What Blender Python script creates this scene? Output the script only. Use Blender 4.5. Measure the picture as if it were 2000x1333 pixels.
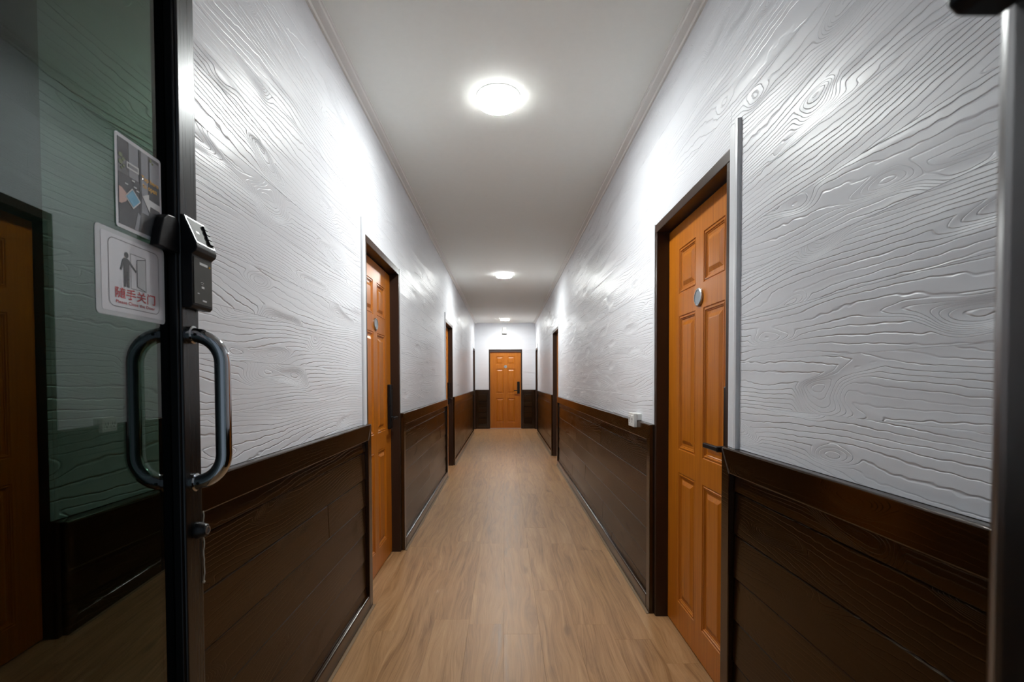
import bpy, bmesh, math, random
from mathutils import Vector, Matrix

# ---------------------------------------------------------------- scene basics
for o in list(bpy.data.objects):
    bpy.data.objects.remove(o, do_unlink=True)
S = bpy.context.scene
C = S.collection
random.seed(11)

# ---------------------------------------------------------------- camera
FPX = 925.0                                   # focal length in pixels of a 2000 px wide frame
CAM_H = 1.27
PITCH = math.radians(1.34)                    # slightly down
ROLL = math.radians(0.2)
VPX, VPY = 986.0, 744.0                       # where the corridor vanishes
PPY = VPY + FPX * math.tan(PITCH)
cam = bpy.data.cameras.new('camera')
cam.sensor_width = 36.0
cam.lens = FPX * 36.0 / 2000.0
cam.shift_x = (1000.0 - VPX) / 2000.0
cam.shift_y = (PPY - 666.5) / 2000.0
cam.clip_start = 0.02
cam.dof.use_dof = True
cam.dof.focus_distance = 3.0
cam.dof.aperture_fstop = 8.0
camo = bpy.data.objects.new('camera', cam)
C.objects.link(camo)
camo.location = (0, 0, CAM_H)
camo.rotation_mode = 'XYZ'
camo.matrix_world = (Matrix.Translation((0, 0, CAM_H)) @ Matrix.Rotation(math.pi / 2 - PITCH, 4, 'X')
                     @ Matrix.Rotation(-ROLL, 4, 'Z'))
S.camera = camo

# ---------------------------------------------------------------- world, exposure, lamp strength
w = bpy.data.worlds.new('world')
S.world = w
w.use_nodes = True
w.node_tree.nodes['Background'].inputs[0].default_value = (0.72, 0.86, 1.0, 1)
w.node_tree.nodes['Background'].inputs[1].default_value = 0.07
S.view_settings.view_transform = 'Standard'
S.view_settings.look = 'None'
S.view_settings.gamma = 1.0
S.view_settings.use_curve_mapping = False
S.view_settings.exposure = 2.1
LAMP_POWER = 62.0
S.cycles.use_denoising = True; S.cycles.use_light_tree = False
S.cycles.max_bounces = 7
S.cycles.diffuse_bounces = 4
S.cycles.glossy_bounces = 3
S.cycles.use_adaptive_sampling = True
S.cycles.adaptive_threshold = 0.03
S.cycles.transparent_max_bounces = 16
S.cycles.sample_clamp_indirect = 6.0

# ---------------------------------------------------------------- the room's measures
XL, XR = -0.780, 0.808            # faces of the white walls
YL = 0.805                        # the boards of the left wall start here
Y0, Y1 = 0.16, 12.52              # entrance wall, end wall
ZC = 2.79                         # ceiling
WZ = 1.03                         # top of the brown wainscot
PROUD_P, PROUD_F = 0.012, 0.028   # wainscot planks, wainscot frame boards
DOOR_H = 2.095
ARCH_TOP = 2.162
LEFT_DOORS = [(2.660, 3.520), (6.240, 7.085), (11.54, 12.40)]
RIGHT_DOORS = [(1.702, 2.545), (7.110, 7.955), (11.54, 12.40)]
END_DOOR = (0.020, 0.88)          # centre x, width


# ---------------------------------------------------------------- small node language
class NT:
    def __init__(self, name):
        self.m = bpy.data.materials.new(name)
        self.m.use_nodes = True
        self.t = self.m.node_tree
        self.t.nodes.clear()
        self.out = self.t.nodes.new('ShaderNodeOutputMaterial')

    def n(self, typ, **kw):
        nd = self.t.nodes.new(typ)
        for k, v in kw.items():
            setattr(nd, k, v)
        return nd

    def put(self, sock, v):
        if v is None:
            return
        if hasattr(v, 'is_linked') or isinstance(v, bpy.types.NodeSocket):
            self.t.links.new(v, sock)
        else:
            if isinstance(v, (tuple, list)) and len(v) == 3 and sock.type == 'RGBA':
                v = (*v, 1.0)
            sock.default_value = v

    def math(self, op, a, b=None, c=None, clamp=False):
        nd = self.n('ShaderNodeMath', operation=op, use_clamp=clamp)
        self.put(nd.inputs[0], a)
        self.put(nd.inputs[1], b)
        self.put(nd.inputs[2], c)
        return nd.outputs[0]

    def vec(self, x, y, z):
        nd = self.n('ShaderNodeCombineXYZ')
        for i, v in enumerate((x, y, z)):
            self.put(nd.inputs[i], v)
        return nd.outputs[0]

    def noise(self, v, scale=1.0, detail=2.0, rough=0.5, dist=0.0):
        nd = self.n('ShaderNodeTexNoise')
        self.put(nd.inputs['Vector'], v)
        nd.inputs['Scale'].default_value = scale
        nd.inputs['Detail'].default_value = detail
        nd.inputs['Roughness'].default_value = rough
        nd.inputs['Distortion'].default_value = dist
        return nd.outputs[0]

    def rng(self, v, a, b, c, d, smooth=False):
        nd = self.n('ShaderNodeMapRange')
        nd.interpolation_type = 'SMOOTHSTEP' if smooth else 'LINEAR'
        self.put(nd.inputs[0], v)
        for i, x in enumerate((a, b, c, d)):
            self.put(nd.inputs[i + 1], x)
        return nd.outputs[0]

    def mix(self, f, a, b):
        nd = self.n('ShaderNodeMix', data_type='RGBA')
        self.put(nd.inputs[0], f)
        self.put(nd.inputs[6], a)
        self.put(nd.inputs[7], b)
        return nd.outputs[2]

    def ramp(self, f, stops):
        nd = self.n('ShaderNodeValToRGB')
        self.put(nd.inputs[0], f)
        e = nd.color_ramp.elements
        while len(e) < len(stops):
            e.new(0.5)
        for i, (p, col) in enumerate(stops):
            e[i].position = p
            e[i].color = (*col, 1)
        return nd.outputs[0]

    def bump(self, h, strength, dist, normal=None):
        nd = self.n('ShaderNodeBump')
        nd.inputs['Strength'].default_value = strength
        nd.inputs['Distance'].default_value = dist
        self.put(nd.inputs['Height'], h)
        if normal is not None:
            self.put(nd.inputs['Normal'], normal)
        return nd.outputs[0]

    def pos(self):
        g = self.n('ShaderNodeNewGeometry')
        s = self.n('ShaderNodeSeparateXYZ')
        self.t.links.new(g.outputs['Position'], s.inputs[0])
        return s.outputs[0], s.outputs[1], s.outputs[2]

    def obj(self):
        g = self.n('ShaderNodeTexCoord')
        s = self.n('ShaderNodeSeparateXYZ')
        self.t.links.new(g.outputs['Object'], s.inputs[0])
        return s.outputs[0], s.outputs[1], s.outputs[2]

    def rand(self):
        return self.n('ShaderNodeObjectInfo').outputs['Random']

    def bsdf(self, color, rough=0.5, metal=0.0, normal=None, spec=None, coat=None, coat_rough=None):
        b = self.n('ShaderNodeBsdfPrincipled')
        self.put(b.inputs['Base Color'], color)
        self.put(b.inputs['Roughness'], rough)
        self.put(b.inputs['Metallic'], metal)
        if normal is not None:
            self.put(b.inputs['Normal'], normal)
        if spec is not None:
            self.put(b.inputs['Specular IOR Level'], spec)
        if coat is not None:
            self.put(b.inputs['Coat Weight'], coat)
        if coat_rough is not None:
            self.put(b.inputs['Coat Roughness'], coat_rough)
        self.t.links.new(b.outputs[0], self.out.inputs[0])
        return b


def plain(name, color, rough=0.5, metal=0.0, spec=None, grime=0.04, coat=None):
    """one colour with a faint procedural mottling"""
    k = NT(name)
    x, y, z = k.pos()
    n = k.noise(k.vec(x, y, z), 30.0, 3.0)
    lo = tuple(c * (1 - grime) for c in color)
    hi = tuple(min(1.0, c * (1 + grime)) for c in color)
    r = k.rng(n, 0.3, 0.7, max(0.02, rough - 0.03), rough + 0.03)
    k.bsdf(k.mix(n, lo, hi), r, metal, spec=spec, coat=coat)
    return k.m


def grain_relief(k, freq, warp, groove=0.14, seed_scale=37.0):
    """embossed wood-grain contour lines running along a wall; returns height 0..1"""
    x, y, z = k.pos()
    s = k.math('ADD', x, y)
    r = k.math('MULTIPLY', k.rand(), seed_scale)
    big = k.noise(k.vec(k.math('MULTIPLY', s, 0.85), k.math('MULTIPLY', z, 4.2), r), 1.0, 1.0, 0.45)
    mid = k.noise(k.vec(k.math('MULTIPLY', s, 5.5), k.math('MULTIPLY', z, 24.0), r), 1.0, 0.6, 0.5)
    fine = k.noise(k.vec(k.math('MULTIPLY', s, 34.0), k.math('MULTIPLY', z, 60.0), r), 1.0, 0.0, 0.6)
    v = k.math('MULTIPLY', z, freq)
    v = k.math('MULTIPLY_ADD', big, warp, v)
    v = k.math('MULTIPLY_ADD', mid, 0.9, v)
    v = k.math('MULTIPLY_ADD', fine, 0.34, v)
    kn = k.noise(k.vec(k.math('MULTIPLY', s, 3.2), k.math('MULTIPLY', z, 10.5), k.math('ADD', r, 3.0)), 1.0, 0.0)
    v = k.math('ADD', v, k.rng(kn, 0.60, 0.82, 0.0, 7.0, True))
    fr = k.math('FRACT', v)
    up = k.rng(fr, 0.0, groove, 0.0, 1.0, True)
    dn = k.rng(fr, groove, 1.0, 1.0, 0.55)
    dn2 = k.rng(fr, 1.0 - groove * 0.7, 1.0, 1.0, 0.0, True)
    line = k.math('MULTIPLY', k.math('MULTIPLY', up, dn), dn2)
    amp = k.noise(k.vec(k.math('MULTIPLY', s, 2.2), k.math('MULTIPLY', z, 15.0), k.math('ADD', r, 9.0)), 1.0, 0.0)
    amp = k.rng(amp, 0.34, 0.58, 0.28, 1.0, True)
    return k.math('MULTIPLY', line, amp), s, z, big


def m_white_plank():
    k = NT('white_paint_on_embossed_board')
    h, s, z, t = grain_relief(k, 62.0, 14.5)
    nrm = k.bump(h, 0.72, 0.0026)
    k.bsdf(k.mix(t, (0.725, 0.742, 0.790), (0.760, 0.776, 0.820)), k.rng(t, 0.3, 0.7, 0.33, 0.43), normal=nrm, spec=0.42)
    return k.m


def m_brown_plank(name='brown_paint_on_embossed_board', relief=0.35, spec=0.30, tint=(1.0, 0.80, 0.58), rough=0.20):
    k = NT(name)
    h, s, z, t = grain_relief(k, 62.0, 14.5)
    nrm = k.bump(h, relief, 0.0011)
    wear = k.noise(k.vec(k.math('MULTIPLY', s, 40.0), k.math('MULTIPLY', z, 60.0), 3.0), 1.0, 2.0)
    wear = k.rng(wear, 0.70, 0.78, 0.0, 0.35)
    tone = k.math('MULTIPLY_ADD', k.rand(), 0.6, k.math('MULTIPLY', t, 0.5))
    col = k.mix(tone, (0.0090, 0.0030, 0.0005), (0.0320, 0.0120, 0.0021))
    col = k.mix(wear, col, (0.045, 0.020, 0.009))
    b = k.bsdf(col, k.rng(t, 0.3, 0.7, rough, rough + 0.07), normal=nrm, spec=spec)
    b.inputs['Specular Tint'].default_value = (*tint, 1.0)
    return k.m


def m_door_wood():
    k = NT('orange_stained_door_wood')
    x, y, z = k.obj()
    g = k.noise(k.vec(k.math('MULTIPLY', x, 60.0), k.math('MULTIPLY', y, 60.0), k.math('MULTIPLY', z, 1.6)), 1.0, 4.0, 0.6)
    f = k.noise(k.vec(k.math('MULTIPLY', x, 320.0), k.math('MULTIPLY', y, 320.0), k.math('MULTIPLY', z, 6.0)), 1.0, 3.0, 0.6)
    v = k.math('MULTIPLY_ADD', f, 0.45, k.math('MULTIPLY', g, 0.6))
    col = k.ramp(v, [(0.28, (0.270, 0.068, 0.0020)), (0.50, (0.445, 0.130, 0.0055)), (0.74, (0.55, 0.188, 0.0120))])
    nrm = k.bump(f, 0.10, 0.001)
    k.bsdf(col, 0.34, normal=nrm, spec=0.5)
    return k.m


def m_floor():
    k = NT('oak_vinyl_plank')
    x, y, z = k.pos()
    r = k.math('MULTIPLY', k.rand(), 71.0)
    warp = k.noise(k.vec(k.math('MULTIPLY', x, 5.0), k.math('MULTIPLY', y, 0.9), r), 1.0, 2.0)
    xx = k.math('MULTIPLY_ADD', warp, 0.20, x)
    g = k.noise(k.vec(k.math('MULTIPLY', xx, 34.0), k.math('MULTIPLY', y, 1.5), r), 1.0, 5.0, 0.62, 0.4)
    f = k.noise(k.vec(k.math('MULTIPLY', xx, 260.0), k.math('MULTIPLY', y, 5.0), r), 1.0, 3.0, 0.6)
    kn = k.noise(k.vec(k.math('MULTIPLY', x, 9.0), k.math('MULTIPLY', y, 3.2), k.math('ADD', r, 5.0)), 1.0, 1.0)
    kn = k.rng(kn, 0.70, 0.84, 0.0, 0.55, True)
    v = k.math('MULTIPLY_ADD', f, 0.35, k.math('MULTIPLY', g, 0.68))
    v = k.math('MULTIPLY_ADD', k.rand(), 0.06, k.math('SUBTRACT', v, 0.03))
    col = k.ramp(v, [(0.30, (0.205, 0.096, 0.034)), (0.50, (0.405, 0.220, 0.096)), (0.72, (0.545, 0.330, 0.166))])
    col = k.mix(kn, col, (0.13, 0.065, 0.028))
    nrm = k.bump(f, 0.12, 0.0008)
    k.bsdf(col, k.rng(g, 0.3, 0.7, 0.34, 0.44), normal=nrm, spec=0.5)
    return k.m


def m_metal(name, color, rough, metal=1.0):
    k = NT(name)
    x, y, z = k.pos()
    n = k.noise(k.vec(k.math('MULTIPLY', x, 200.0), k.math('MULTIPLY', y, 200.0), k.math('MULTIPLY', z, 2.0)), 1.0, 3.0)
    k.bsdf(color, k.rng(n, 0.3, 0.7, max(0.02, rough - 0.03), rough + 0.03), metal)
    return k.m


def m_glass(name, tint, ior):
    k = NT(name)
    x, y, z = k.pos()
    tr = k.n('ShaderNodeBsdfTransparent')
    k.put(tr.inputs[0], tint)
    gl = k.n('ShaderNodeBsdfGlossy')
    gl.inputs['Color'].default_value = (0.92, 0.97, 0.96, 1)
    k.put(gl.inputs['Roughness'], k.rng(k.noise(k.vec(x, y, z), 6.0), 0.3, 0.7, 0.0, 0.012))
    lw = k.n('ShaderNodeLayerWeight')
    lw.inputs['Blend'].default_value = 0.5
    f5 = k.math('POWER', lw.outputs['Facing'], 5.0)
    fac = k.math('MULTIPLY_ADD', f5, 1.0 - ior, ior)          # Schlick, 'ior' is the reflectance at normal incidence
    mx = k.n('ShaderNodeMixShader')
    k.t.links.new(fac, mx.inputs[0])
    k.t.links.new(tr.outputs[0], mx.inputs[1])
    k.t.links.new(gl.outputs[0], mx.inputs[2])
    k.t.links.new(mx.outputs[0], k.out.inputs[0])
    return k.m


def m_emit(name, color, strength):
    k = NT(name)
    e = k.n('ShaderNodeEmission')
    k.put(e.inputs[0], color)
    e.inputs[1].default_value = strength
    k.t.links.new(e.outputs[0], k.out.inputs[0])
    return k.m


M = {
    'white_plank': m_white_plank(),
    'brown_plank': m_brown_plank(),
    'brown_board': m_brown_plank('brown_gloss_paint_on_smooth_board', 0.12, 0.7, (1.0, 0.92, 0.85), 0.13),
    'white_trim': plain('white_gloss_trim_paint', (0.72, 0.738, 0.775), 0.35),
    'ceiling': plain('matt_ceiling_paint', (0.83, 0.845, 0.815), 0.75, grime=0.02),
    'cornice': plain('cornice_paint', (0.78, 0.775, 0.76), 0.6, grime=0.02),
    'wall_core': plain('plaster_core', (0.05, 0.035, 0.025), 0.9),
    'wood': m_door_wood(),
    'jamb': plain('dark_brown_frame_paint', (0.036, 0.0180, 0.0110), 0.36, spec=0.4),
    'floor': m_floor(),
    'edge': plain('beige_floor_sealant', (0.25, 0.17, 0.10), 0.55, grime=0.12),
    'black': plain('black_plastic', (0.005, 0.0055, 0.007), 0.38, spec=0.2),
    'black_satin': plain('black_lock_metal', (0.007, 0.007, 0.008), 0.30, spec=0.35),
    'face': plain('reader_face_plastic', (0.040, 0.039, 0.032), 0.5, spec=0.3),
    'silver': m_metal('brushed_silver', (0.45, 0.46, 0.48), 0.30),
    'disc': plain('number_disc_face', (0.26, 0.29, 0.32), 0.5),
    'chrome': m_metal('dark_chrome', (0.45, 0.47, 0.50), 0.08),
    'bronze': m_metal('dark_anodised_aluminium', (0.058, 0.059, 0.061), 0.29),
    'jamb_metal': m_metal('grey_anodised_aluminium', (0.17, 0.17, 0.175), 0.30),
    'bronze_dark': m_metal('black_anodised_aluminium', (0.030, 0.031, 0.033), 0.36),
    'glass': m_glass('green_tinted_glass', (0.275, 0.365, 0.310), 0.066),
    'clear_glass': m_glass('clear_glass', (0.9, 0.94, 0.92), 0.03),
    'card': plain('laminated_white_card', (0.74, 0.74, 0.78), 0.12, grime=0.01, coat=0.5),
    'card_edge': plain('clear_laminate_border', (0.60, 0.62, 0.64), 0.12, grime=0.01),
    'ink_grey': plain('grey_ink', (0.10, 0.105, 0.11), 0.25),
    'ink_red': plain('red_ink', (0.55, 0.055, 0.06), 0.25),
    'ink_orange': plain('orange_ink', (0.82, 0.42, 0.03), 0.25),
    'ink_blue': plain('blue_ink', (0.18, 0.46, 0.66), 0.2),
    'ink_white': plain('white_ink', (0.72, 0.72, 0.72), 0.25),
    'ink_green': plain('green_ink', (0.11, 0.14, 0.035), 0.25),
    'ink_skin': plain('skin_tone_ink', (0.62, 0.42, 0.36), 0.25),
    'photo_dark': plain('photo_dark_grey', (0.075, 0.075, 0.08), 0.18, grime=0.25),
    'photo_mid': plain('photo_mid_grey', (0.17, 0.17, 0.175), 0.18, grime=0.2),
    'photo_light': plain('photo_light_grey', (0.33, 0.34, 0.37), 0.18, grime=0.2),
    'socket': plain('white_socket_plastic', (0.74, 0.74, 0.72), 0.35),
    'hole': plain('socket_slot', (0.02, 0.02, 0.02), 0.6),
    'string': plain('cream_cotton_string', (0.50, 0.45, 0.36), 0.9, grime=0.2),
    'lamp_rim': plain('white_lamp_rim', (0.80, 0.80, 0.80), 0.4),
    'lamp': m_emit('lamp_diffuser_glow', (0.965, 1.0, 0.975), LAMP_POWER),
    'lamp_side': m_emit('lamp_edge_glow', (0.965, 1.0, 0.975), LAMP_POWER * 0.035),
}


# ---------------------------------------------------------------- mesh helpers
def link(name, mesh, mat, parent=None):
    mesh.materials.append(M[mat] if isinstance(mat, str) else mat)
    o = bpy.data.objects.new(name, mesh)
    C.objects.link(o)
    if parent is not None:
        o.parent = parent
    return o


def bm_obj(name, bm, mat, parent=None, smooth=False):
    bmesh.ops.recalc_face_normals(bm, faces=bm.faces[:])
    me = bpy.data.meshes.new(name)
    bm.to_mesh(me)
    bm.free()
    if smooth:
        for p in me.polygons:
            p.use_smooth = True
    return link(name, me, mat, parent)


def add_box(bm, a, b):
    x0, y0, z0 = a
    x1, y1, z1 = b
    v = [bm.verts.new(p) for p in ((x0, y0, z0), (x1, y0, z0), (x1, y1, z0), (x0, y1, z0),
                                   (x0, y0, z1), (x1, y0, z1), (x1, y1, z1), (x0, y1, z1))]
    for f in ((3, 2, 1, 0), (4, 5, 6, 7), (0, 1, 5, 4), (1, 2, 6, 5), (2, 3, 7, 6), (3, 0, 4, 7)):
        bm.faces.new([v[i] for i in f])


def box(name, a, b, mat, parent=None, bevel=0.0, seg=1):
    bm = bmesh.new()
    add_box(bm, [min(p, q) for p, q in zip(a, b)], [max(p, q) for p, q in zip(a, b)])
    if bevel:
        bmesh.ops.bevel(bm, geom=bm.edges[:], offset=bevel, segments=seg, affect='EDGES', profile=0.5)
    return bm_obj(name, bm, mat, parent)


def boxes(name, lst, mat, parent=None):
    bm = bmesh.new()
    for a, b in lst:
        add_box(bm, a, b)
    return bm_obj(name, bm, mat, parent)


def prism(name, pts, axis, lo, hi, mat, parent=None, bevel=0.0, seg=1):
    """polygon pts (a, b) extruded along axis: 'x' -> pts are (y, z); 'y' -> (x, z); 'z' -> (x, y)"""
    bm = bmesh.new()

    def P(a, b, t):
        return {'x': (t, a, b), 'y': (a, t, b), 'z': (a, b, t)}[axis]
    v0 = [bm.verts.new(P(a, b, lo)) for a, b in pts]
    v1 = [bm.verts.new(P(a, b, hi)) for a, b in pts]
    bm.faces.new(v0)
    bm.faces.new(v1)
    n = len(pts)
    for i in range(n):
        bm.faces.new((v0[i], v0[(i + 1) % n], v1[(i + 1) % n], v1[i]))
    bmesh.ops.recalc_face_normals(bm, faces=bm.faces[:])
    if bevel:
        bmesh.ops.bevel(bm, geom=bm.edges[:], offset=bevel, segments=seg, affect='EDGES', profile=0.5)
    return bm_obj(name, bm, mat, parent)


def lathe(name, prof, mat, parent=None, seg=48, axis='z', centre=(0, 0, 0), smooth=True):
    """prof: (radius, height) pairs turned round the axis"""
    bm = bmesh.new()
    rings = []
    for r, h in prof:
        ring = []
        for i in range(seg):
            a = 2 * math.pi * i / seg
            c, s = r * math.cos(a), r * math.sin(a)
            p = {'z': (c, s, h), 'y': (c, h, s), 'x': (h, c, s)}[axis]
            ring.append(bm.verts.new(Vector(p) + Vector(centre)))
        rings.append(ring)
    for q in range(len(rings) - 1):
        for i in range(seg):
            j = (i + 1) % seg
            bm.faces.new((rings[q][i], rings[q][j], rings[q + 1][j], rings[q + 1][i]))
    bm.faces.new(rings[0])
    bm.faces.new(rings[-1])
    o = bm_obj(name, bm, mat, parent)
    if smooth:
        for p in o.data.polygons:
            p.use_smooth = len(p.vertices) == 4
        m = o.modifiers.new('split', 'EDGE_SPLIT')
        m.split_angle = math.radians(35)
    return o


def tube(name, path, r, mat, parent=None, seg=16):
    bm = bmesh.new()
    pts = [Vector(p) for p in path]
    rings = []
    up = None
    for i, p in enumerate(pts):
        d = (pts[min(i + 1, len(pts) - 1)] - pts[max(i - 1, 0)]).normalized()
        if up is None:
            up = d.orthogonal().normalized()
        up = (up - d * up.dot(d)).normalized()
        side = d.cross(up)
        rings.append([bm.verts.new(p + r * (math.cos(2 * math.pi * q / seg) * up + math.sin(2 * math.pi * q / seg) * side))
                      for q in range(seg)])
    for a, b in zip(rings, rings[1:]):
        for q in range(seg):
            bm.faces.new((a[q], a[(q + 1) % seg], b[(q + 1) % seg], b[q]))
    bm.faces.new(rings[0])
    bm.faces.new(rings[-1])
    return bm_obj(name, bm, mat, parent, smooth=True)


def empty(name, loc=(0, 0, 0), rz=0.0, parent=None):
    o = bpy.data.objects.new(name, None)
    C.objects.link(o)
    o.location = loc
    o.rotation_euler = (0, 0, rz)
    o.empty_display_size = 0.1
    if parent is not None:
        o.parent = parent
    return o


def tag(o, label, cat, group=None, kind=None):
    o['label'] = label
    o['category'] = cat
    if group:
        o['group'] = group
    if kind:
        o['kind'] = kind
    return o


def text_mesh(body, width=None, height=None, bold=0.0):
    cu = bpy.data.curves.new('lettering', 'FONT')
    cu.body = body
    cu.size = 1.0
    cu.offset = bold
    cu.resolution_u = 3
    o = bpy.data.objects.new('lettering', cu)
    C.objects.link(o)
    dg = bpy.context.evaluated_depsgraph_get()
    dg.update()
    me = bpy.data.meshes.new_from_object(o.evaluated_get(dg))
    bpy.data.objects.remove(o, do_unlink=True)
    xs = [v.co.x for v in me.vertices] or [0, 1]
    ys = [v.co.y for v in me.vertices] or [0, 1]
    sx = (width / (max(xs) - min(xs))) if width else 1
    sy = (height / (max(ys) - min(ys))) if height else sx
    for v in me.vertices:
        v.co = ((v.co.x - min(xs)) * sx, (v.co.y - min(ys)) * sy, 0)
    return me


# ---------------------------------------------------------------- the setting: floor
floor = box('floor', (XL - 0.16, -0.6, -0.06), (XR + 0.16, Y1 + 0.16, -0.006), 'wall_core')
tag(floor, 'light oak plank floor running the length of the corridor', 'floor', kind='structure')
PW, PL = 0.182, 1.22
nx = 10
x_start = -0.92
for i in range(nx):
    y = -0.6 - random.uniform(0.0, PL)
    while y < Y1 + 0.1:
        a, b = max(y, -0.6), min(y + PL, Y1 + 0.12)
        if b - a > 0.02:
            xa, xb = x_start + i * PW, min(x_start + (i + 1) * PW, XR + 0.14)
            g = 0.0002
            bm = bmesh.new()
            add_box(bm, (xa + g, a + g, -0.006), (xb - g, b - g, 0.0))
            bmesh.ops.bevel(bm, geom=[e for e in bm.edges if all(v.co.z > -0.001 for v in e.verts)],
                            offset=0.0003, segments=1, affect='EDGES')
            bm_obj('plank', bm, 'floor', floor)
        y += PL

# ---------------------------------------------------------------- the setting: ceiling and cornices
ceiling = box('ceiling', (XL - 0.16, Y0 - 0.12, ZC), (XR + 0.16, Y1 + 0.16, ZC + 0.08), 'ceiling')
tag(ceiling, 'plain pale grey ceiling above the corridor', 'ceiling', kind='structure')
for n_, (side, xw) in enumerate((('left', XL), ('right', XR))):
    d = 1 if side == 'left' else -1
    pts = [(xw, ZC), (xw, ZC - 0.020), (xw + d * 0.010, ZC - 0.020), (xw + d * 0.016, ZC - 0.013),
           (xw + d * 0.045, ZC - 0.010), (xw + d * 0.050, ZC - 0.005), (xw + d * 0.058, ZC - 0.005), (xw + d * 0.058, ZC)]
    t = prism('trim_%d' % (n_ + 1), pts, 'y', Y0, Y1, 'cornice')
    tag(t, 'slim pale cornice strip along the top of the %s wall' % side, 'trim', kind='structure')


# ---------------------------------------------------------------- planks on the walls
def plank(parent, mat, axis, face, depth, s0, s1, z0, z1, name='plank', gap=0.00015, ch=0.0006, lap=0.0):
    """one chamfered board; axis 'x' boards face along x (side walls), 'y' boards face -y (end wall).
    face: coordinate of the visible face, depth: signed thickness behind it"""
    s0, s1, z0, z1 = s0 + gap, s1 - gap, z0 + gap, z1 - gap
    if s1 - s0 < 0.01 or z1 - z0 < 0.004:
        return None
    ch = min(ch, (z1 - z0) / 3)
    sgn = 1 if depth > 0 else -1
    outer = [(s0, z0), (s1, z0), (s1, z1), (s0, z1)]
    inner = [(s0 + ch, z0 + ch), (s1 - ch, z0 + ch), (s1 - ch, z1 - ch), (s0 + ch, z1 - ch)]
    bm = bmesh.new()

    def P(q, t):
        return (t, q[0], q[1]) if axis == 'x' else (q[0], t, q[1])
    A = [bm.verts.new(P(q, face + (sgn * lap if i_ > 1 else 0.0))) for i_, q in enumerate(inner)]
    B = [bm.verts.new(P(q, face + sgn * (ch + (lap if i_ > 1 else 0.0)))) for i_, q in enumerate(outer)]
    D = [bm.verts.new(P(q, face + depth)) for q in outer]
    bm.faces.new(A)
    bm.faces.new(D)
    for i in range(4):
        j = (i + 1) % 4
        bm.faces.new((A[i], A[j], B[j], B[i]))
        bm.faces.new((B[i], B[j], D[j], D[i]))
    return bm_obj(name, bm, mat, parent)


def split(s0, s1, lo, hi, first=None):
    out, a = [], s0
    step = first if first else random.uniform(lo * 0.4, hi)
    while a + step < s1 - lo * 0.35:
        out.append((a, a + step))
        a += step
        step = random.uniform(lo, hi)
    out.append((a, s1))
    return out


ROWS_UP = [(WZ + 0.15 * i, min(WZ + 0.15 * (i + 1), ZC)) for i in range(12)]
ROWS_UP = [r for r in ROWS_UP if r[0] < ZC - 0.01]
ROWS_DN = [(0.075, 0.130), (0.130, 0.280), (0.280, 0.430), (0.430, 0.580), (0.580, 0.730), (0.730, 0.880), (0.880, 0.946)]


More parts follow.
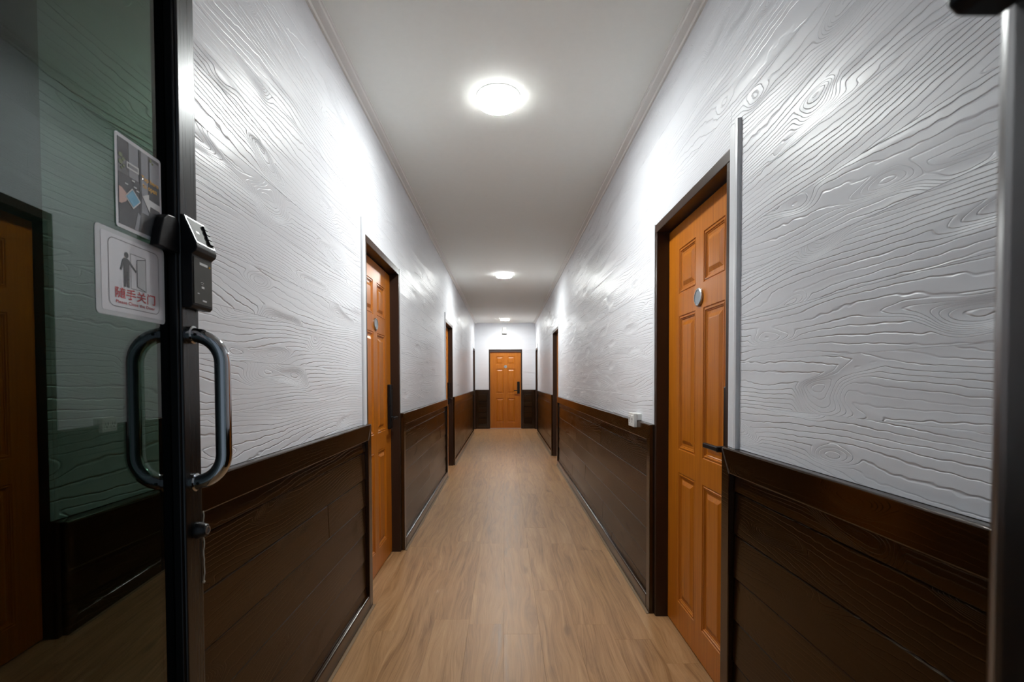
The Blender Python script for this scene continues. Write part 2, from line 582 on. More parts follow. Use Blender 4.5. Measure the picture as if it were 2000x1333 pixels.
def side_wall(side, xw, doors):
    d = 1 if side == 'left' else -1          # towards the corridor
    back = -d
    # core behind the boards
    core = []
    xa, xb = sorted((xw + back * 0.011, xw + back * 0.15))
    y = Y0 - 0.1
    for a, b in doors:
        core.append(((xa, y, 0), (xb, a + 0.002, ZC)))
        core.append(((xa, a + 0.002, DOOR_H - 0.002), (xb, b - 0.002, ZC)))
        y = b - 0.002
    core.append(((xa, y, 0), (xb, Y1 + 0.14, ZC)))
    wall = boxes('wall_' + side, core, 'wall_core')
    tag(wall, '%s corridor wall, white wood-grain boards above dark brown boards' % side, 'wall', kind='structure')
    segs, y = [], (YL if side == 'left' else Y0)
    for a, b in doors:
        segs.append((y, a))
        y = b
    segs.append((y, Y1))
    # white boards
    for z0, z1 in ROWS_UP:
        if z1 <= DOOR_H + 0.03:
            for s0, s1 in segs:
                for a, b in split(s0, s1, 3.0, 3.6):
                    plank(wall, 'white_plank', 'x', xw, back * 0.011, a, b, z0, z1)
        else:
            cuts = split(YL if side == 'left' else Y0, Y1, 3.0, 3.6)
            if z0 < DOOR_H:                      # the row that is notched by the door heads
                for s0, s1 in segs:
                    for a, b in split(s0, s1, 3.0, 3.6):
                        plank(wall, 'white_plank', 'x', xw, back * 0.011, a, b, z0, z1)
                for a, b in doors:
                    plank(wall, 'white_plank', 'x', xw, back * 0.011, a, b, DOOR_H, z1)
            else:
                for a, b in cuts:
                    plank(wall, 'white_plank', 'x', xw, back * 0.011, a, b, z0, z1)
    # wainscot: boards, then frame boards standing proud of them
    xf, xp = xw + d * PROUD_F, xw + d * PROUD_P
    base = empty('baseboard_' + side, ((xw), 0, 0))
    tag(base, 'dark brown glossy skirting along the foot of the %s wall' % side, 'baseboard', kind='structure')
    bead = empty('trim_%d' % (3 if side == 'left' else 4), (xw, 0, 0))
    tag(bead, 'thin beige sealing strip between floor and %s skirting' % side, 'trim', kind='structure')
    SW, RW = 0.058, 0.088
    for q, (s0, s1) in enumerate(segs):
        if s1 - s0 < 0.16:
            box('stile', (xw, s0, 0.0), (xf, s1 - 0.001, WZ), 'brown_board', wall, 0.003)
            continue
        first, last = q == 0, q == len(segs) - 1
        i0 = s0 if first else s0 + SW
        i1 = s1 if last else s1 - SW
        for z0, z1 in ROWS_DN:
            for a, b in split(i0, i1, 1.5, 3.0):
                o = plank(wall, 'brown_plank', 'x', xp + random.uniform(-0.0016, 0.0008) * d, back * 0.011, a, b, z0, z1,
                          gap=0.0014, ch=0.0034, lap=0.0050)
        # the top rail with mitred corners
        poly = [(s0, WZ), (s1, WZ), (s1, WZ - RW) if last else (s1 - SW, WZ - RW),
                (s0, WZ - RW) if first else (s0 + SW, WZ - RW)]
        prism('rail', poly, 'x', xw, xf, 'brown_board', wall, 0.005, 4)
        if not first:
            prism('stile', [(s0, 0.0), (s0, WZ), (s0 + SW, WZ - RW), (s0 + SW, 0.0)], 'x', xw, xf, 'brown_board', wall, 0.003, 1)
        if not last:
            prism('stile', [(s1, 0.0), (s1, WZ), (s1 - SW, WZ - RW), (s1 - SW, 0.0)], 'x', xw, xf, 'brown_board', wall, 0.003, 1)
        o = box('board', (back * 0 + d * PROUD_P * 0.5, i0, 0.0), (d * (PROUD_F + 0.001), i1, 0.078), 'brown_board', base, 0.009, 6)
        box('strip', (d * (PROUD_F + 0.001), s0, 0.0), (d * (PROUD_F + 0.016), s1, 0.004), 'edge', bead, 0.0012)
    return wall


wall_l = side_wall('left', XL, LEFT_DOORS)
wall_r = side_wall('right', XR, RIGHT_DOORS)

# the end wall
ec, ew = END_DOOR
ea, eb = ec - ew / 2, ec + ew / 2
wall_e = boxes('wall_end', [((XL - 0.16, Y1 + 0.011, 0), (ea + 0.002, Y1 + 0.16, ZC)),
                            ((eb - 0.002, Y1 + 0.011, 0), (XR + 0.16, Y1 + 0.16, ZC)),
                            ((ea + 0.002, Y1 + 0.011, DOOR_H - 0.002), (eb - 0.002, Y1 + 0.16, ZC))], 'wall_core')
tag(wall_e, 'end wall of the corridor, white boards above brown, around the far door', 'wall', kind='structure')
for z0, z1 in ROWS_UP:
    if z0 < DOOR_H:
        plank(wall_e, 'white_plank', 'y', Y1, 0.011, XL, ea, z0, z1)
        plank(wall_e, 'white_plank', 'y', Y1, 0.011, eb, XR, z0, z1)
        if z1 > DOOR_H:
            plank(wall_e, 'white_plank', 'y', Y1, 0.011, ea, eb, DOOR_H, z1)
    else:
        plank(wall_e, 'white_plank', 'y', Y1, 0.011, XL, XR, z0, z1)
base_e = empty('baseboard_end', (0, Y1, 0))
tag(base_e, 'dark brown skirting either side of the far door', 'baseboard', kind='structure')
for s0, s1 in ((XL + PROUD_F, ea), (eb, XR - PROUD_F)):
    for z0, z1 in ROWS_DN:
        plank(wall_e, 'brown_plank', 'y', Y1 - PROUD_P + random.uniform(-0.001, 0.001), 0.011, s0 + 0.03, s1 - 0.03, z0, z1, gap=0.0014, ch=0.0034, lap=0.0050)
    box('rail', (s0, Y1 - PROUD_F, WZ - 0.088), (s1, Y1, WZ), 'brown_board', wall_e, 0.003)
    for a, b in ((s0, s0 + 0.045), (s1 - 0.058, s1)):
        box('stile', (a, Y1 - PROUD_F, 0.0), (b, Y1, WZ - 0.088), 'brown_board', wall_e, 0.003)
    box('board', (s0 + 0.045, -PROUD_F - 0.001, 0.0), (s1 - 0.058, -0.002, 0.078), 'brown_board', base_e, 0.003)

# ---------------------------------------------------------------- room doors
LEAF_W, LEAF_H = 0.80, 2.035
PX = [0.148, 0.356, 0.444, 0.652]                               # panel edges across the leaf
PZ = [(0.145, 0.800), (0.915, 1.580), (1.690, 1.912)]


def panel_mesh(x0, x1, z0, z1, name='panel'):
    """moulded raised panel: stepped groove, flat, sloping field"""
    prof = [(0.0, 0.0), (0.003, 0.004), (0.007, 0.004), (0.009, 0.0015), (0.013, 0.0015), (0.016, 0.006),
            (0.019, 0.006), (0.022, 0.009), (0.034, 0.009), (0.052, 0.001), (0.056, 0.0005)]
    bm = bmesh.new()
    loops = []
    for ins, dep in prof:
        loops.append([bm.verts.new(p) for p in ((x0 + ins, dep, z0 + ins), (x1 - ins, dep, z0 + ins),
                                                (x1 - ins, dep, z1 - ins), (x0 + ins, dep, z1 - ins))])
    for a, b in zip(loops, loops[1:]):
        for i in range(4):
            bm.faces.new((a[i], a[(i + 1) % 4], b[(i + 1) % 4], b[i]))
    bm.faces.new(loops[-1])
    for f in bm.faces:
        f.normal_update()
        if f.normal.y > 0:
            f.normal_flip()
    me = bpy.data.meshes.new(name)
    bm.to_mesh(me)
    bm.free()
    return me


def leaf_mesh(wd):
    k = wd / LEAF_W
    xs = [0] + [p * k for p in PX] + [wd]
    zs = [0] + [q for p in PZ for q in p] + [LEAF_H]
    bm = bmesh.new()
    g = {}
    for i, x in enumerate(xs):
        for j, z in enumerate(zs):
            g[i, j] = bm.verts.new((x, 0, z))
    for i in range(len(xs) - 1):
        for j in range(len(zs) - 1):
            if i in (1, 3) and j in (1, 3, 5):
                continue
            bm.faces.new((g[i, j], g[i + 1, j], g[i + 1, j + 1], g[i, j + 1]))
    add_box(bm, (0, 0.012, 0), (wd, 0.036, LEAF_H))
    for (a, b) in (((0, 0, 0), (0, 0.012, LEAF_H)), ((wd, 0, 0), (wd, 0.012, LEAF_H))):
        bm.faces.new([bm.verts.new(p) for p in (a, (b[0], b[1], 0), b, (a[0], a[1], LEAF_H))])
    for z in (0, LEAF_H):
        bm.faces.new([bm.verts.new(p) for p in ((0, 0, z), (wd, 0, z), (wd, 0.012, z), (0, 0.012, z))])
    me = bpy.data.meshes.new('leaf')
    bm.to_mesh(me)
    bm.free()
    return me


def corridor_door(n_, loc, rz, width, label, arch=(True, True)):
    """local x runs to the right for someone facing the door, y into the wall, z up"""
    t = empty('door_%d' % n_, loc, rz)
    tag(t, label, 'door', kind='structure')
    h = width / 2
    fw = 0.029
    fr = empty('frame', (0, 0, 0), 0, t)
    box('jamb', (-h, -0.003, 0), (-h + fw, 0.125, DOOR_H - 0.044), 'jamb', fr, 0.002)
    box('jamb', (h - fw, -0.003, 0), (h, 0.125, DOOR_H - 0.044), 'jamb', fr, 0.002)
    box('head', (-h, -0.003, DOOR_H - 0.044), (h, 0.125, DOOR_H), 'jamb', fr, 0.002)
    wd = width - 2 * fw - 0.004
    x0 = -wd / 2
    rec = 0.062
    lf = link('leaf', leaf_mesh(wd), 'wood', t)
    lf.location = (x0, rec, 0.008)
    k = wd / LEAF_W
    for z0, z1 in PZ:
        for a, b in ((PX[0], PX[1]), (PX[2], PX[3])):
            p = link('panel', panel_mesh(a * k, b * k, z0, z1), 'wood', lf)
    # number disc
    dz = 1.640
    dsc = lathe('number_disc', [(0.041, 0.0), (0.041, -0.007), (0.037, -0.010), (0.033, -0.010), (0.032, -0.007)], 'silver', t, 40, 'y',
                (0, rec, dz))
    lathe('disc_face', [(0.0325, -0.0065), (0.0325, -0.0075)], 'disc', dsc, 40, 'y', (0, rec, dz))
    # electronic lock with lever on the viewer's right
    lx = x0 + wd - 0.068
    lk = box('lock', (lx - 0.034, rec - 0.024, 0.925), (lx + 0.034, rec, 1.245), 'black_satin', t, 0.006, 2)
    lathe('lever_neck', [(0.0125, 0.0), (0.0125, -0.040)], 'black_satin', lk, 20, 'y', (lx, rec - 0.022, 1.005))
    box('lever', (lx - 0.120, rec - 0.068, 0.996), (lx + 0.013, rec - 0.052, 1.016), 'black_satin', lk, 0.004, 2)
    return t


def mid(p):
    return (p[0] + p[1]) / 2


NEAR = 'orange six-panel door on the %s wall, %s'
k = 0
for i, dd in enumerate(LEFT_DOORS):
    k += 1
    corridor_door(k, (XL, mid(dd), 0), math.pi / 2, dd[1] - dd[0],
                  NEAR % ('left', ['nearest the camera, just past the glass door', 'halfway down the corridor', 'right beside the end wall'][i]))
for i, dd in enumerate(RIGHT_DOORS):
    k += 1
    corridor_door(k, (XR, mid(dd), 0), -math.pi / 2, dd[1] - dd[0],
                  NEAR % ('right', ['nearest the camera, largest of all', 'halfway down the corridor', 'right beside the end wall'][i]))
k += 1
corridor_door(k, (ec, Y1, 0), 0, ew, 'orange six-panel door facing the camera at the end of the corridor')

# white architrave strips beside the openings (above the wainscot)
tn = 4
for side, xw, doors in (('left', XL, LEFT_DOORS), ('right', XR, RIGHT_DOORS)):
    d = 1 if side == 'left' else -1
    for i, (a, b) in enumerate(doors):
        tn += 1
        which = ['nearest', 'middle', 'last'][i]
        prof = [(xw, a), (xw + d * 0.005, a), (xw + d * 0.006, a - 0.004), (xw + d * 0.006, a - 0.044), (xw + d * 0.012, a - 0.048),
                (xw + d * 0.014, a - 0.058), (xw + d * 0.012, a - 0.068), (xw + d * 0.006, a - 0.072), (xw, a - 0.073)]
        t = prism('trim_%d' % tn, prof, 'z', WZ + 0.001, ARCH_TOP, 'white_trim')
        tag(t, 'white ridged moulding strip on the near side of the %s %s door' % (which, side), 'trim', kind='structure')
        if b + 0.02 < Y1 - 0.08:
            tn += 1
            prof = [(xw, b), (xw + d * 0.005, b), (xw + d * 0.006, b + 0.004), (xw + d * 0.006, b + 0.028), (xw, b + 0.030)]
            t = prism('trim_%d' % tn, prof, 'z', WZ + 0.001, DOOR_H + 0.004, 'white_trim')
            tag(t, 'narrow white strip on the far side of the %s %s door' % (which, side), 'trim', kind='structure')


# ---------------------------------------------------------------- entrance: aluminium frame, sidelight, wall above
JX0, JX1 = -0.575, 0.1985        # clear opening between the jambs
EY0, EY1 = 0.105, 0.200
ef = empty('door_8', (0, 0, 0))
tag(ef, 'dark metal entrance door frame at the edge of the picture on the right', 'door frame', kind='structure')
box('jamb', (JX1, EY0, 0.0), (JX1 + 0.055, EY1, 2.15), 'jamb_metal', ef, 0.013, 6)
box('jamb', (JX0 - 0.055, EY0, 0.0), (JX0, EY1 - 0.04, 2.15), 'bronze', ef, 0.006, 3)
box('head', (XL + 0.03, EY0, 2.15), (XR - 0.03, EY1, 2.21), 'bronze', ef, 0.004, 2)
box('post', (XL + 0.03, EY0, 0.0), (XL + 0.075, EY1 - 0.04, 2.15), 'bronze', ef, 0.004, 2)
box('post', (XR - 0.075, EY0, 0.0), (XR - 0.03, EY1 - 0.04, 2.15), 'bronze', ef, 0.004, 2)
box('sill', (JX1 + 0.055, EY0 + 0.01, 0.0), (XR - 0.075, EY1 - 0.05, 0.10), 'bronze', ef, 0.003, 2)
box('sidelight_pane', (JX1 + 0.055, 0.132, 0.10), (XR - 0.075, 0.138, 2.15), 'clear_glass', ef)
box('sidelight_pane', (XL + 0.075, 0.132, 0.0), (JX0 - 0.055, 0.138, 2.15), 'clear_glass', ef)
box('dark_panel', (XL - 0.012, Y0, 0.0), (XL + 0.004, YL - 0.001, ZC - 0.021), 'bronze_dark', ef, 0.0015)  # plain dark sheet standing in for the dark near end of the left wall
wf = box('wall_front', (XL - 0.0, EY0 - 0.02, 2.211), (XR, Y0 - 0.001, ZC), 'white_trim')
tag(wf, 'white wall above the entrance door frame', 'wall', kind='structure')

sb = empty('lock_strike', (JX1, 0.165, 1.4115))
tag(sb, 'black lock strike box on the right door jamb, cut by the top of the picture', 'lock strike')
prism('housing', [(-0.0255, 0.004), (-0.0215, 0.0), (-0.005, 0.0), (0.0, 0.005), (0.0, 0.15), (-0.0255, 0.15)], 'y', -0.02, 0.024, 'black', sb, 0.0015, 2)
box('bolt_plate', (-0.0262, -0.006, 0.02), (-0.0256, 0.010, 0.13), 'silver', sb)

# ---------------------------------------------------------------- the glass door, standing open
ANG = math.atan(0.068)
HY = 0.18
HX = -0.600 - 0.068 * (HY - 0.85)
gd = empty('glass_door', (HX, HY, 0.0), ANG)
tag(gd, 'open dark-framed tinted glass entrance door on the left', 'door')
ST0, ST1 = 0.6705, 0.7240        # lock stile, along the door
T = 0.0225                       # half thickness
TOPZ = 2.12
box('lock_stile', (-T, ST0, 0.012), (T, ST1, TOPZ), 'bronze', gd, 0.003, 3)
box('hinge_stile', (-T, 0.004, 0.012), (T, 0.055, TOPZ), 'bronze', gd, 0.003, 2)
box('top_rail', (-T, 0.055, TOPZ - 0.06), (T, ST0, TOPZ), 'bronze', gd, 0.002)
box('bottom_rail', (-T, 0.055, 0.012), (T, ST0, 0.10), 'bronze', gd, 0.002)
box('glass_pane', (-0.003, 0.050, 0.095), (0.003, ST0 + 0.004, TOPZ - 0.055), 'glass', gd)
for sx in (-1, 1):
    box('glazing_bead', (sx * 0.0032, ST0 - 0.006, 0.10), (sx * (T - 0.004), ST0 + 0.001, TOPZ - 0.06), 'bronze_dark', gd, 0.002, 2)


def pull(sx):
    z0, z1, r = 1.084, 1.356, 0.0135
    yc = 0.6925
    out, rb = 0.071, 0.052
    pts = []
    steps = 9
    x_in = sx * (T - 0.001)
    pts.append((x_in, yc, z1))
    for q in range(steps + 1):
        a = math.pi / 2 * q / steps
        pts.append((sx * (T + out - rb - r + rb * math.sin(a)), yc, z1 - rb * (1 - math.cos(a))))
    for q in range(steps + 1):
        a = math.pi / 2 * q / steps
        pts.append((sx * (T + out - rb - r + rb * math.cos(a)), yc, z0 + rb * (1 - math.sin(a))))
    pts.append((x_in, yc, z0))
    h = tube('pull_handle', pts, r, 'chrome', gd, 24)
    for z in (z0, z1):
        lathe('collar', [(0.0165, sx * T), (0.0165, sx * (T + 0.008)), (0.0140, sx * (T + 0.010))], 'chrome', h, 28, 'x', (0, yc, z))
        lathe('grub_screw', [(0.0028, sx * 0.0), (0.0028, sx * 0.0015)], 'black', h, 10, 'y', (sx * (T + 0.017), yc - 0.0145, z))
    return h


pull(1)
pull(-1)
# key cylinder
kc = lathe('key_cylinder', [(0.0155, T), (0.0155, T + 0.006), (0.0140, T + 0.009), (0.0120, T + 0.016), (0.0100, T + 0.018)], 'black_satin', gd, 32, 'x',
           (0, 0.7060, 0.990))
lathe('key_ring', [(0.0078, T + 0.0175), (0.0078, T + 0.0195), (0.0055, T + 0.0195), (0.0055, T + 0.0180)], 'silver', kc, 28, 'x', (0, 0.7060, 0.990))
box('key_slot', (T + 0.0181, 0.7050, 0.9865), (T + 0.0186, 0.7070, 0.9935), 'silver', kc)

# card reader on the stile
rd = empty('card_reader', (HX, HY, 0.0), ANG)
tag(rd, 'black card reader lock with slanted keypad on the glass door stile', 'card reader')
ra, rb_ = 0.672, 0.738
prof = [(T, 1.404), (T + 0.014, 1.404), (T + 0.018, 1.409), (T + 0.018, 1.500), (T + 0.0255, 1.506), (T + 0.0275, 1.513), (T + 0.0260, 1.519),
        (T + 0.004, 1.570), (T, 1.571)]
prism('housing', prof, 'y', ra, rb_, 'black', rd, 0.0012, 2)
box('face_plate', (T + 0.0181, ra + 0.004, 1.412), (T + 0.0192, rb_ - 0.003, 1.497), 'face', rd, 0.0005)


def on_slope(name, mat, y0, y1, t0, t1, lift, parent):
    """a thin plate lying on the slanted keypad; t runs from the front lip (0) to the top (1)"""
    p0, p1 = Vector((T + 0.0260, 0, 1.519)), Vector((T + 0.004, 0, 1.570))
    nrm = Vector((p1.z - p0.z, 0, -(p1.x - p0.x))).normalized()
    bm = bmesh.new()
    lo = [p0.lerp(p1, t0), p0.lerp(p1, t1)]
    ring = []
    for l in (0.0, lift):
        ring.append([bm.verts.new((p.x + nrm.x * l, y, p.z + nrm.z * l)) for p, y in ((lo[0], y0), (lo[0], y1), (lo[1], y1), (lo[1], y0))])
    bm.faces.new(ring[0])
    bm.faces.new(ring[1])
    for i in range(4):
        bm.faces.new((ring[0][i], ring[0][(i + 1) % 4], ring[1][(i + 1) % 4], ring[1][i]))
    return bm_obj(name, bm, mat, parent)


bz = on_slope('keypad_bezel', 'silver', ra + 0.002, rb_ - 0.002, 0.02, 0.98, 0.0010, rd)
on_slope('keypad', 'face', ra + 0.006, rb_ - 0.005, 0.09, 0.92, 0.0016, bz)
on_slope('keypad_mark', 'ink_white', ra + 0.016, ra + 0.026, 0.42, 0.50, 0.0018, bz)
for q in range(4):
    on_slope('key', 'black', rb_ - 0.024 + 0.002 * q, rb_ - 0.010 + 0.001 * q, 0.12 + 0.19 * q, 0.26 + 0.19 * q, 0.006, bz)
fx = T + 0.0193
box('printed_mark', (fx, ra + 0.022, 1.485), (fx + 0.0002, ra + 0.048, 1.4895), 'ink_white', rd)
lathe('status_light', [(0.0017, 0.0), (0.0017, 0.0008)], 'ink_orange', rd, 12, 'x', (fx, ra + 0.054, 1.4862))
for q, r_ in enumerate((0.004, 0.0075)):
    tube('tap_symbol', [(fx + 0.0002, ra + 0.029 + r_ * math.cos(a), 1.446 + r_ * math.sin(a)) for a in [0.9 + 0.16 * j for j in range(9)]],
         0.0006, 'ink_white', rd, 6)
box('tap_symbol', (fx, ra + 0.027, 1.4425), (fx + 0.0002, ra + 0.036, 1.4465), 'ink_white', rd)
box('printed_mark', (fx, ra + 0.014, 1.4310), (fx + 0.0002, ra + 0.020, 1.4325), 'ink_white', rd)
box('printed_mark', (fx, ra + 0.030, 1.4185), (fx + 0.0002, ra + 0.043, 1.4215), 'ink_white', rd)
# black lock housing in front of the glass, in the corner with the stile
prism('latch_housing', [(0.612, 1.498), (0.6695, 1.498), (0.6695, 1.552), (0.660, 1.560), (0.640, 1.558), (0.628, 1.548), (0.621, 1.530)], 'x',
      0.0062, 0.0215, 'black', gd, 0.002, 2)

# string at the key cylinder
sp = [(T + 0.0025 + 0.0006 * math.sin(q * 1.9), 0.7215 + 0.0011 * math.sin(q * 1.1), 1.022 - 0.0085 * q) for q in range(17)]
st = empty('string', (HX, HY, 0.0), ANG)
tag(st, 'thin cream string hanging beside the key cylinder of the glass door', 'string')
tube('cord', sp, 0.0011, 'string', st, 8)
lathe('knot', [(0.0008, -0.003), (0.0024, -0.001), (0.0024, 0.001), (0.0008, 0.003)], 'string', st, 10, 'z', sp[-1])


# ---------------------------------------------------------------- the two cards on the glass
def round_rect(w_, h_, r, n=6):
    out = []
    for cx, cy, a0 in ((w_ - r, r, -90), (w_ - r, h_ - r, 0), (r, h_ - r, 90), (r, r, 180)):
        for q in range(n + 1):
            a = math.radians(a0 + 90 * q / n)
            out.append((cx + r * math.cos(a), cy + r * math.sin(a)))
    return out


class Card:
    """a card on the glass: a runs to the reader's right (along the door), b up"""
    def __init__(self, name, y0, z0, label, cat, x0):
        self.e = empty(name, (HX, HY, 0.0), ANG)
        tag(self.e, label, cat)
        self.y0, self.z0, self.x0 = y0, z0, x0

    def flat(self, name, pts, mat, lift, thick=0.0002, parent=None):
        return prism(name, [(self.y0 + a, self.z0 + b) for a, b in pts], 'x', self.x0 + lift, self.x0 + lift + thick, mat, parent or self.e)

    def text(self, name, body, a, b, wd, ht, mat, lift, bold=0.0):
        me = text_mesh(body, wd, ht, bold)
        for v in me.vertices:
            v.co = (self.x0 + lift, self.y0 + a + v.co.x, self.z0 + b + v.co.y)
        return link(name, me, mat, self.e)

    def line(self, name, pts, wdt, mat, lift, closed=True):
        bm = bmesh.new()
        n = len(pts)
        for i in range(n if closed else n - 1):
            p, q = Vector(pts[i]), Vector(pts[(i + 1) % n])
            d = (q - p)
            if d.length < 1e-6:
                continue
            nr = Vector((-d.y, d.x)).normalized() * wdt / 2
            d = d.normalized() * wdt * 0.3
            bm.faces.new([bm.verts.new((self.x0 + lift, self.y0 + c.x, self.z0 + c.y)) for c in (p - d - nr, q + d - nr, q + d + nr, p - d + nr)])
        return bm_obj(name, bm, mat, self.e)


def ell(cx, cy, rx, ry, n=18, a0=0, a1=360):
    return [(cx + rx * math.cos(math.radians(a0 + (a1 - a0) * q / n)), cy + ry * math.sin(math.radians(a0 + (a1 - a0) * q / n))) for q in range(n)]


# door-closing notice
c2 = Card('notice_card', 0.502, 1.370, 'white laminated notice with a figure closing a door and red lettering', 'sign', 0.0032)
W2, H2 = 0.152, 0.130
c2.flat('laminate', round_rect(W2, H2, 0.007), 'card_edge', 0.0, 0.0006)
c2.flat('paper', round_rect(W2 - 0.016, H2 - 0.014, 0.004), 'card', 0.0007, 0.0002).location = (0, 0.010, 0.007)
c2.line('border_line', [(a + 0.024, b + 0.015) for a, b in round_rect(0.112, 0.102, 0.010)], 0.0009, 'ink_grey', 0.0012)
fig = 0.058
c2.flat('figure_head', ell(fig + 0.003, 0.0975, 0.0042, 0.0046), 'ink_grey', 0.0012)
c2.flat('figure_body', [(fig - 0.0035, 0.070), (fig + 0.0085, 0.070), (fig + 0.0085, 0.085), (fig + 0.0225, 0.074), (fig + 0.0245, 0.0765), (fig + 0.0085, 0.0905),
                        (fig + 0.004, 0.0925), (fig - 0.002, 0.0925), (fig - 0.006, 0.089), (fig - 0.011, 0.073), (fig - 0.008, 0.072), (fig - 0.0035, 0.083)],
        'ink_grey', 0.0012)
c2.flat('figure_leg', [(fig - 0.0035, 0.0475), (fig + 0.0015, 0.0475), (fig + 0.002, 0.0702), (fig - 0.0035, 0.0702)], 'ink_grey', 0.0012)
c2.flat('figure_leg', [(fig + 0.0035, 0.0475), (fig + 0.0085, 0.0475), (fig + 0.0085, 0.0702), (fig + 0.003, 0.0702)], 'ink_grey', 0.0012)
c2.line('doorway_line', [(fig + 0.012, 0.0475), (fig + 0.012, 0.102), (fig + 0.046, 0.102), (fig + 0.046, 0.0475)], 0.0008, 'ink_grey', 0.0012)
c2.line('door_line', [(fig + 0.026, 0.0525), (fig + 0.026, 0.095), (fig + 0.046, 0.100), (fig + 0.046, 0.0475)], 0.0012, 'ink_grey', 0.0013)
c2.flat('door_shade', [(fig + 0.0265, 0.0530), (fig + 0.0455, 0.0485), (fig + 0.0455, 0.0995), (fig + 0.0265, 0.0945)], 'card_edge', 0.0010)
c2.text('lettering', '\u968f\u624b\u5173\u95e8', 0.036, 0.0285, 0.090, 0.0170, 'ink_red', 0.0013, 0.018)
c2.text('lettering', 'Please Close the Door', 0.037, 0.0205, 0.088, 0.0050, 'ink_red', 0.0013, 0.012)

# photo placard above it
c1 = Card('photo_placard', 0.5432, 1.507, 'grey photo placard with orange lettering, blue card and white arrow', 'sign', 0.0033)
W1, H1 = 0.1060, 0.144
c1.flat('laminate', round_rect(W1, H1, 0.005), 'card', 0.0006, 0.0006)
pw, ph, ox, oy = W1 - 0.011, H1 - 0.012, 0.0055, 0.006


def q_(u0, v0, u1, v1):
    return [(ox + pw * u0, oy + ph * v0), (ox + pw * u1, oy + ph * v0), (ox + pw * u1, oy + ph * v1), (ox + pw * u0, oy + ph * v1)]


def u_(pts):
    return [(ox + pw * a, oy + ph * b) for a, b in pts]


c1.flat('photo', q_(0, 0, 1, 1), 'photo_mid', 0.0013)
c1.flat('photo_shade', q_(0, 0.0, 0.50, 0.60), 'photo_dark', 0.0016)
c1.flat('photo_door', q_(0.24, 0.60, 0.46, 1.0), 'photo_light', 0.0016)
c1.flat('photo_shade', q_(0.0, 0.78, 0.22, 1.0), 'photo_dark', 0.0016)
c1.flat('photo_edge', q_(0.48, 0.0, 0.515, 1.0), 'photo_dark', 0.0018)
c1.flat('photo_door', q_(0.53, 0.25, 0.70, 1.0), 'photo_light', 0.0016)
c1.flat('photo_shade', q_(0.71, 0.30, 1.0, 0.66), 'photo_dark', 0.0016)
c1.flat('photo_sky', q_(0.74, 0.68, 1.0, 0.96), 'photo_light', 0.0018)
for a, b, r_ in ((0.05, 0.80, 0.045), (0.11, 0.765, 0.04), (0.05, 0.72, 0.05), (0.12, 0.69, 0.03), (0.07, 0.655, 0.025), (0.77, 0.955, 0.035), (0.82, 0.93, 0.022)):
    c1.flat('photo_leaves', u_(ell(a, b, r_, r_ * 0.62, 7, 20, 380)), 'ink_green', 0.0020)
c1.line('photo_plate', u_([(0.20, 0.70), (0.46, 0.70), (0.46, 0.76), (0.20, 0.76)]), 0.0024, 'ink_white', 0.0020)
for a, b in ((0.30, 0.565), (0.14, 0.49), (0.34, 0.50), (0.40, 0.47)):
    c1.flat('photo_mark', q_(a, b, a + 0.07, b + 0.016), 'ink_white', 0.0020)
c1.flat('hand', u_([(0.0, 0.24), (0.05, 0.24), (0.16, 0.29), (0.20, 0.345), (0.16, 0.39), (0.06, 0.43), (0.0, 0.43)]), 'ink_skin', 0.0020)
c1.flat('blue_card', u_([(0.31, 0.24), (0.325, 0.24), (0.49, 0.355), (0.49, 0.37), (0.31, 0.475), (0.295, 0.475), (0.14, 0.355), (0.14, 0.34)]), 'ink_white', 0.0022)
c1.flat('blue_card', u_([(0.315, 0.255), (0.472, 0.360), (0.305, 0.460), (0.158, 0.350)]), 'ink_blue', 0.0025)
c1.flat('arrow', u_([(0.54, 0.455), (0.71, 0.515), (0.71, 0.455), (1.0, 0.44), (1.0, 0.365), (0.74, 0.375), (0.72, 0.29)]), 'ink_white', 0.0022)
c1.flat('photo_rail', u_([(0.34, 0.0), (0.43, 0.0), (0.49, 0.20), (0.43, 0.225)]), 'photo_light', 0.0020)
c1.text('lettering', 'Tap here', ox + pw * 0.52, oy + ph * 0.640, pw * 0.44, 0.0095, 'ink_orange', 0.0026, 0.012)
c1.text('lettering', 'to open', ox + pw * 0.55, oy + ph * 0.545, pw * 0.36, 0.0095, 'ink_orange', 0.0026, 0.012)


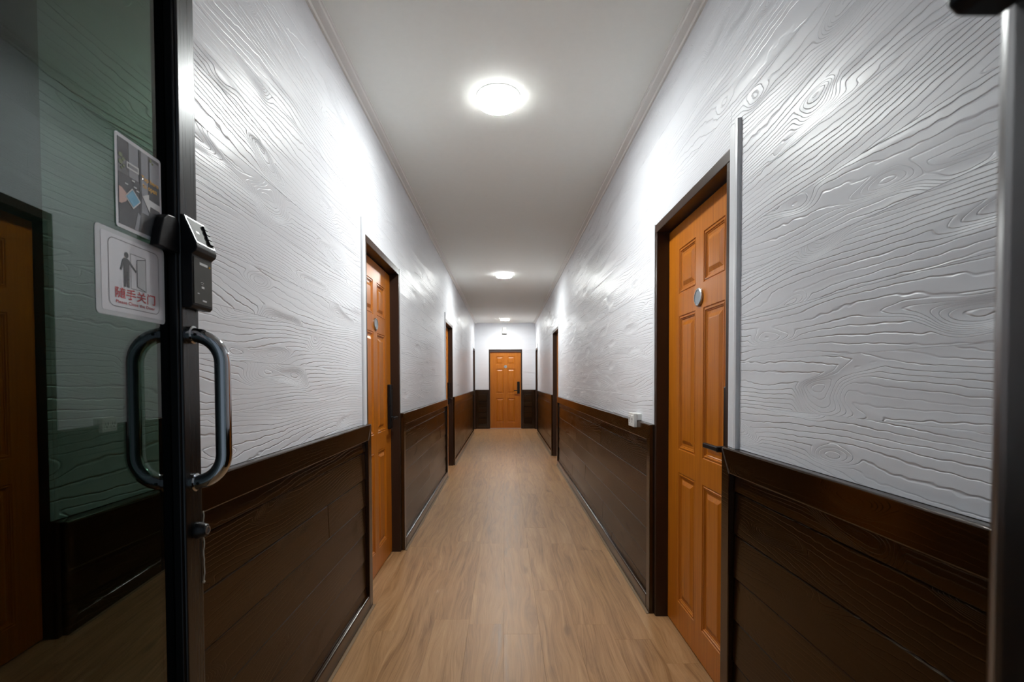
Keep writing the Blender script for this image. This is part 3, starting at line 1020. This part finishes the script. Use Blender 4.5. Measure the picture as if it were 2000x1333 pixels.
# ---------------------------------------------------------------- power socket on the right wall
so = empty('power_socket', (XR, 2.850, 0.992))
tag(so, 'white double power socket box overlapping the brown rail, right wall', 'socket')
box('box', (-PROUD_F - 0.020, -0.060, 0.0), (-PROUD_F + 0.001, 0.060, 0.082), 'socket', so, 0.003, 2)
box('back_box', (-PROUD_F + 0.001, -0.058, 0.040), (0.0, 0.058, 0.080), 'socket', so, 0.002, 1)
for c_ in (-0.028, 0.028):
    fc = box('socket_face', (-PROUD_F - 0.0225, c_ - 0.022, 0.014), (-PROUD_F - 0.0195, c_ + 0.022, 0.068), 'socket', so, 0.001, 1)
    for dy, dz, a, b in ((-0.009, 0.004, 0.0022, 0.008), (0.009, 0.004, 0.0022, 0.008), (0.0, -0.012, 0.004, 0.004)):
        box('slot', (-PROUD_F - 0.0232, c_ + dy - a, 0.041 + dz - b), (-PROUD_F - 0.0224, c_ + dy + a, 0.041 + dz + b), 'hole', fc)

# small white box on the end wall
jb = empty('alarm_box', (-0.005, Y1, 2.49))
tag(jb, 'small white box high on the end wall above the far door', 'alarm box')
box('cover', (-0.058, -0.046, 0.014), (0.058, 0.0, 0.185), 'socket', jb, 0.008, 3)
box('base_plate', (-0.062, -0.038, 0.0), (0.062, 0.0, 0.014), 'face', jb, 0.003, 2)


# ---------------------------------------------------------------- ceiling lamps
def lamp(x, y, label):
    t = empty('ceiling_lamp', (x, y, ZC))
    tag(t, label, 'ceiling lamp', 'round ceiling lamps down the corridor')
    lathe('rim', [(0.118, 0.0), (0.118, -0.003), (0.1165, -0.0045), (0.1121, -0.0045), (0.1121, -0.002)], 'lamp_rim', t, 64)
    lathe('diffuser_edge', [(0.1120, -0.002), (0.1120, -0.034), (0.1085, -0.0375)], 'lamp_side', t, 64)
    lathe('diffuser', [(0.1080, -0.0370), (0.1080, -0.0385), (0.085, -0.0425), (0.045, -0.0450)], 'lamp', t, 64)
    return t


lamp(-0.030, 2.570, 'round white ceiling lamp nearest the camera, largest of the three')
lamp(-0.005, 6.800, 'round white ceiling lamp halfway down the corridor, second of three')
lamp(0.010, 11.650, 'round white ceiling lamp close to the end wall, smallest of the three')
